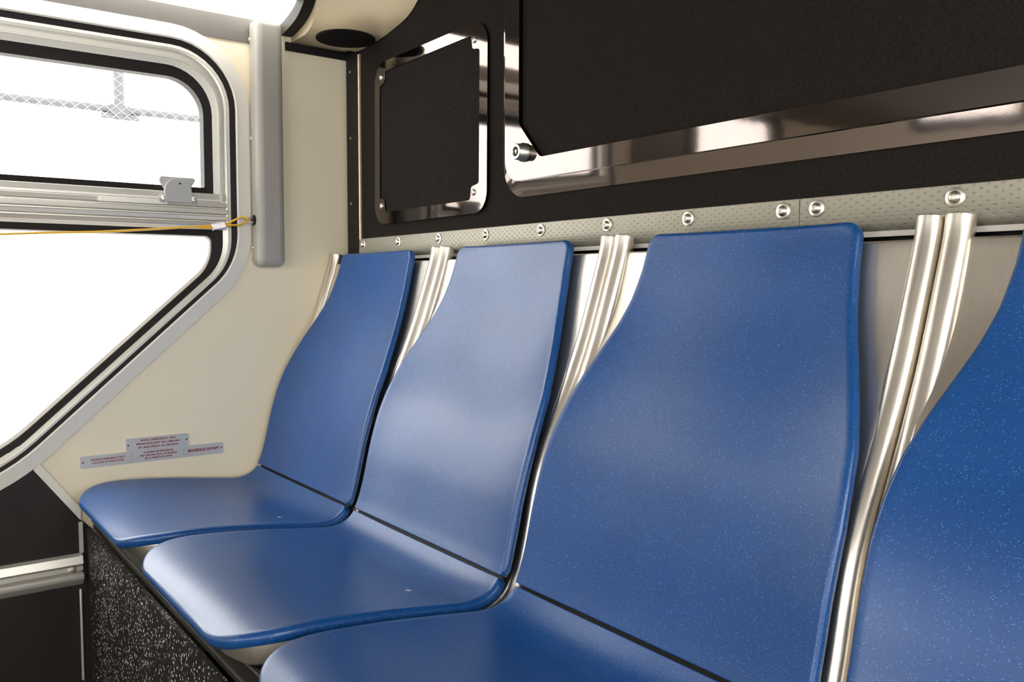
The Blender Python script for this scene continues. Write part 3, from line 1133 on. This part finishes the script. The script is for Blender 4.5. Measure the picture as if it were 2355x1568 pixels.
tag(make_panel(0.017, PLEN - 0.006, shell_depth, shell_width, dish_blue, lambda s: 0.004 + 0.023 * smoothstep(SEAM, SEAM + .1, s), 0.003, ORG, M['steel'], 'shell', seat, re=0.085), 'brushed stainless steel shell')
TUBE = [(.8365, .068), (.831, .040), (.809, -.028), (.790, -.082), (.765, -.140), (.728, -.220), (.711, -.270), (.697, -.335), (.684, -.380), (.660, -.418), (.62, -.433), (.54, -.431), (.45, -.422)]
tp = smooth2([(a - .856, b + .77) for a, b in TUBE], 8)
for s in (-1, 1):
    g = Geo().tube([(s * 0.2143, a - ORG[1], b - ORG[2]) for a, b in tp], 0.0137, 20)
    g.obj('frame_tube', M['steel'], seat, bevel=0.001, seg=2)
make_panel(SEAM - 0.007, SEAM + 0.007, lambda s: 0.0075, lambda s: 0.210, dish_blue, 0.004, 0.0015, ORG, M['rubber'], 'seam_shade_strip', seat, step=0.003)  # black strip stands in for the shade inside the open seam
# countersunk screw in the pan
ssc = sfind(0.57 - .856, -.40 + .77)
t2, n2 = pnorm(ssc)
n2 = n2 * NS
pp = pf(ssc) - n2 * dish_blue(ssc, 0.11, 0.209)
g = Geo().lathe([(0.0042, -0.003), (0.0042, 0.0004), (0.0032, 0.0007), (0.0015, 0.0002)], (0.11, pp.x - ORG[1], pp.y - ORG[2]), (0, n2.x, n2.y), 14)
g.obj('screw', M['bolt'], seat, smooth=True)

labels = ['blue speckled plastic bus seat in the corner against the cream window wall',
          'second blue bus seat from the window wall, pale glare on its backrest',
          'third blue bus seat from the window wall, its wide backrest before the rail joint',
          'blue bus seat cut off by the right edge of the picture']
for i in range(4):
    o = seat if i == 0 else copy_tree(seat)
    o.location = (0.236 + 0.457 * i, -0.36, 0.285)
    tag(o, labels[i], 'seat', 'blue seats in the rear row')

# ------------------------------------------------------------------ under the seats
g = Geo().box((0.0, -0.541, 0.0), (2.5, -0.533, 0.302))
kp = g.obj('kick_panel', M['kick'])
tag(kp, 'black kick panel with white specks below the row of blue seats', 'panel')
bm_ = Geo().box((0.012, -0.530, 0.303), (2.5, -0.40, 0.345)).obj('seat_beam', M['beam'], bevel=0.003)
tag(bm_, 'black steel beam carrying the seats above the speckled kick panel', 'beam')
for z in (0.3165, 0.343):
    Geo().box((0.012, -0.5325, z), (2.5, -0.5300, z + 0.0016)).obj('edge', M['grey_trim'], bm_)

# ------------------------------------------------------------------ outside: fence behind the window
FX = -5.38
fe = empty('chain_link_fence', (FX, 0.7, 1.0), 'pale chain link fence with grey post and rail outside the window', 'fence')
FO = Vector((FX, 0.7, 1.0))


def fg(geo):
    geo.v = [tuple(Vector(p) - FO) for p in geo.v]
    return geo


post_y = 0.735
fg(Geo().tube([(FX - .045, post_y, 2.045), (FX - .045, post_y, 3.6)], 0.038, 16)).obj('post', M['fence_grey'], fe, smooth=True)
fg(Geo().tube([(FX - .045, -3.5, 2.115), (FX - .045, 5.0, 2.115)], 0.028, 14)).obj('rail', M['fence_grey'], fe, smooth=True)
g = Geo()
g.box((FX - .09, post_y - .13, 2.035), (FX - .02, post_y + .14, 2.085))
g.box((FX - .085, post_y - .07, 2.07), (FX - .01, post_y + .07, 2.15))
fg(g).obj('bracket', M['fence_grey'], fe, bevel=0.008)
g = Geo()
pitch_w, amp = 0.080, 0.040
y = -2.0
col = 0
while y < 3.6:
    pts = []
    nz = 26
    for k in range(nz + 1):
        z = 2.03 + k * 0.034
        sgn = 1 if (k + col) % 2 == 0 else -1
        pts.append((FX + 0.004 * sgn, y + sgn * amp * 0.5 * 1.04, z))
    g.tube(pts, 0.0017, 4)
    y += pitch_w / 2
    col += 1
fg(g).obj('wire_mesh', M['fence_wire'], fe)
g = Geo().box((FX - 0.3, -4.0, -1.0), (FX + 0.02, 6.0, 2.03))
tag(g.obj('barrier_wall', M['barrier']), 'bright white wall below the fence outside the window', 'wall')
tag(Geo().box((FX - 3, -9.0, -1.05), (8, 6.0, -1.0)).obj('ground', simple('pale_pavement', (0.5, 0.49, 0.47), 0.9)), kind='structure')
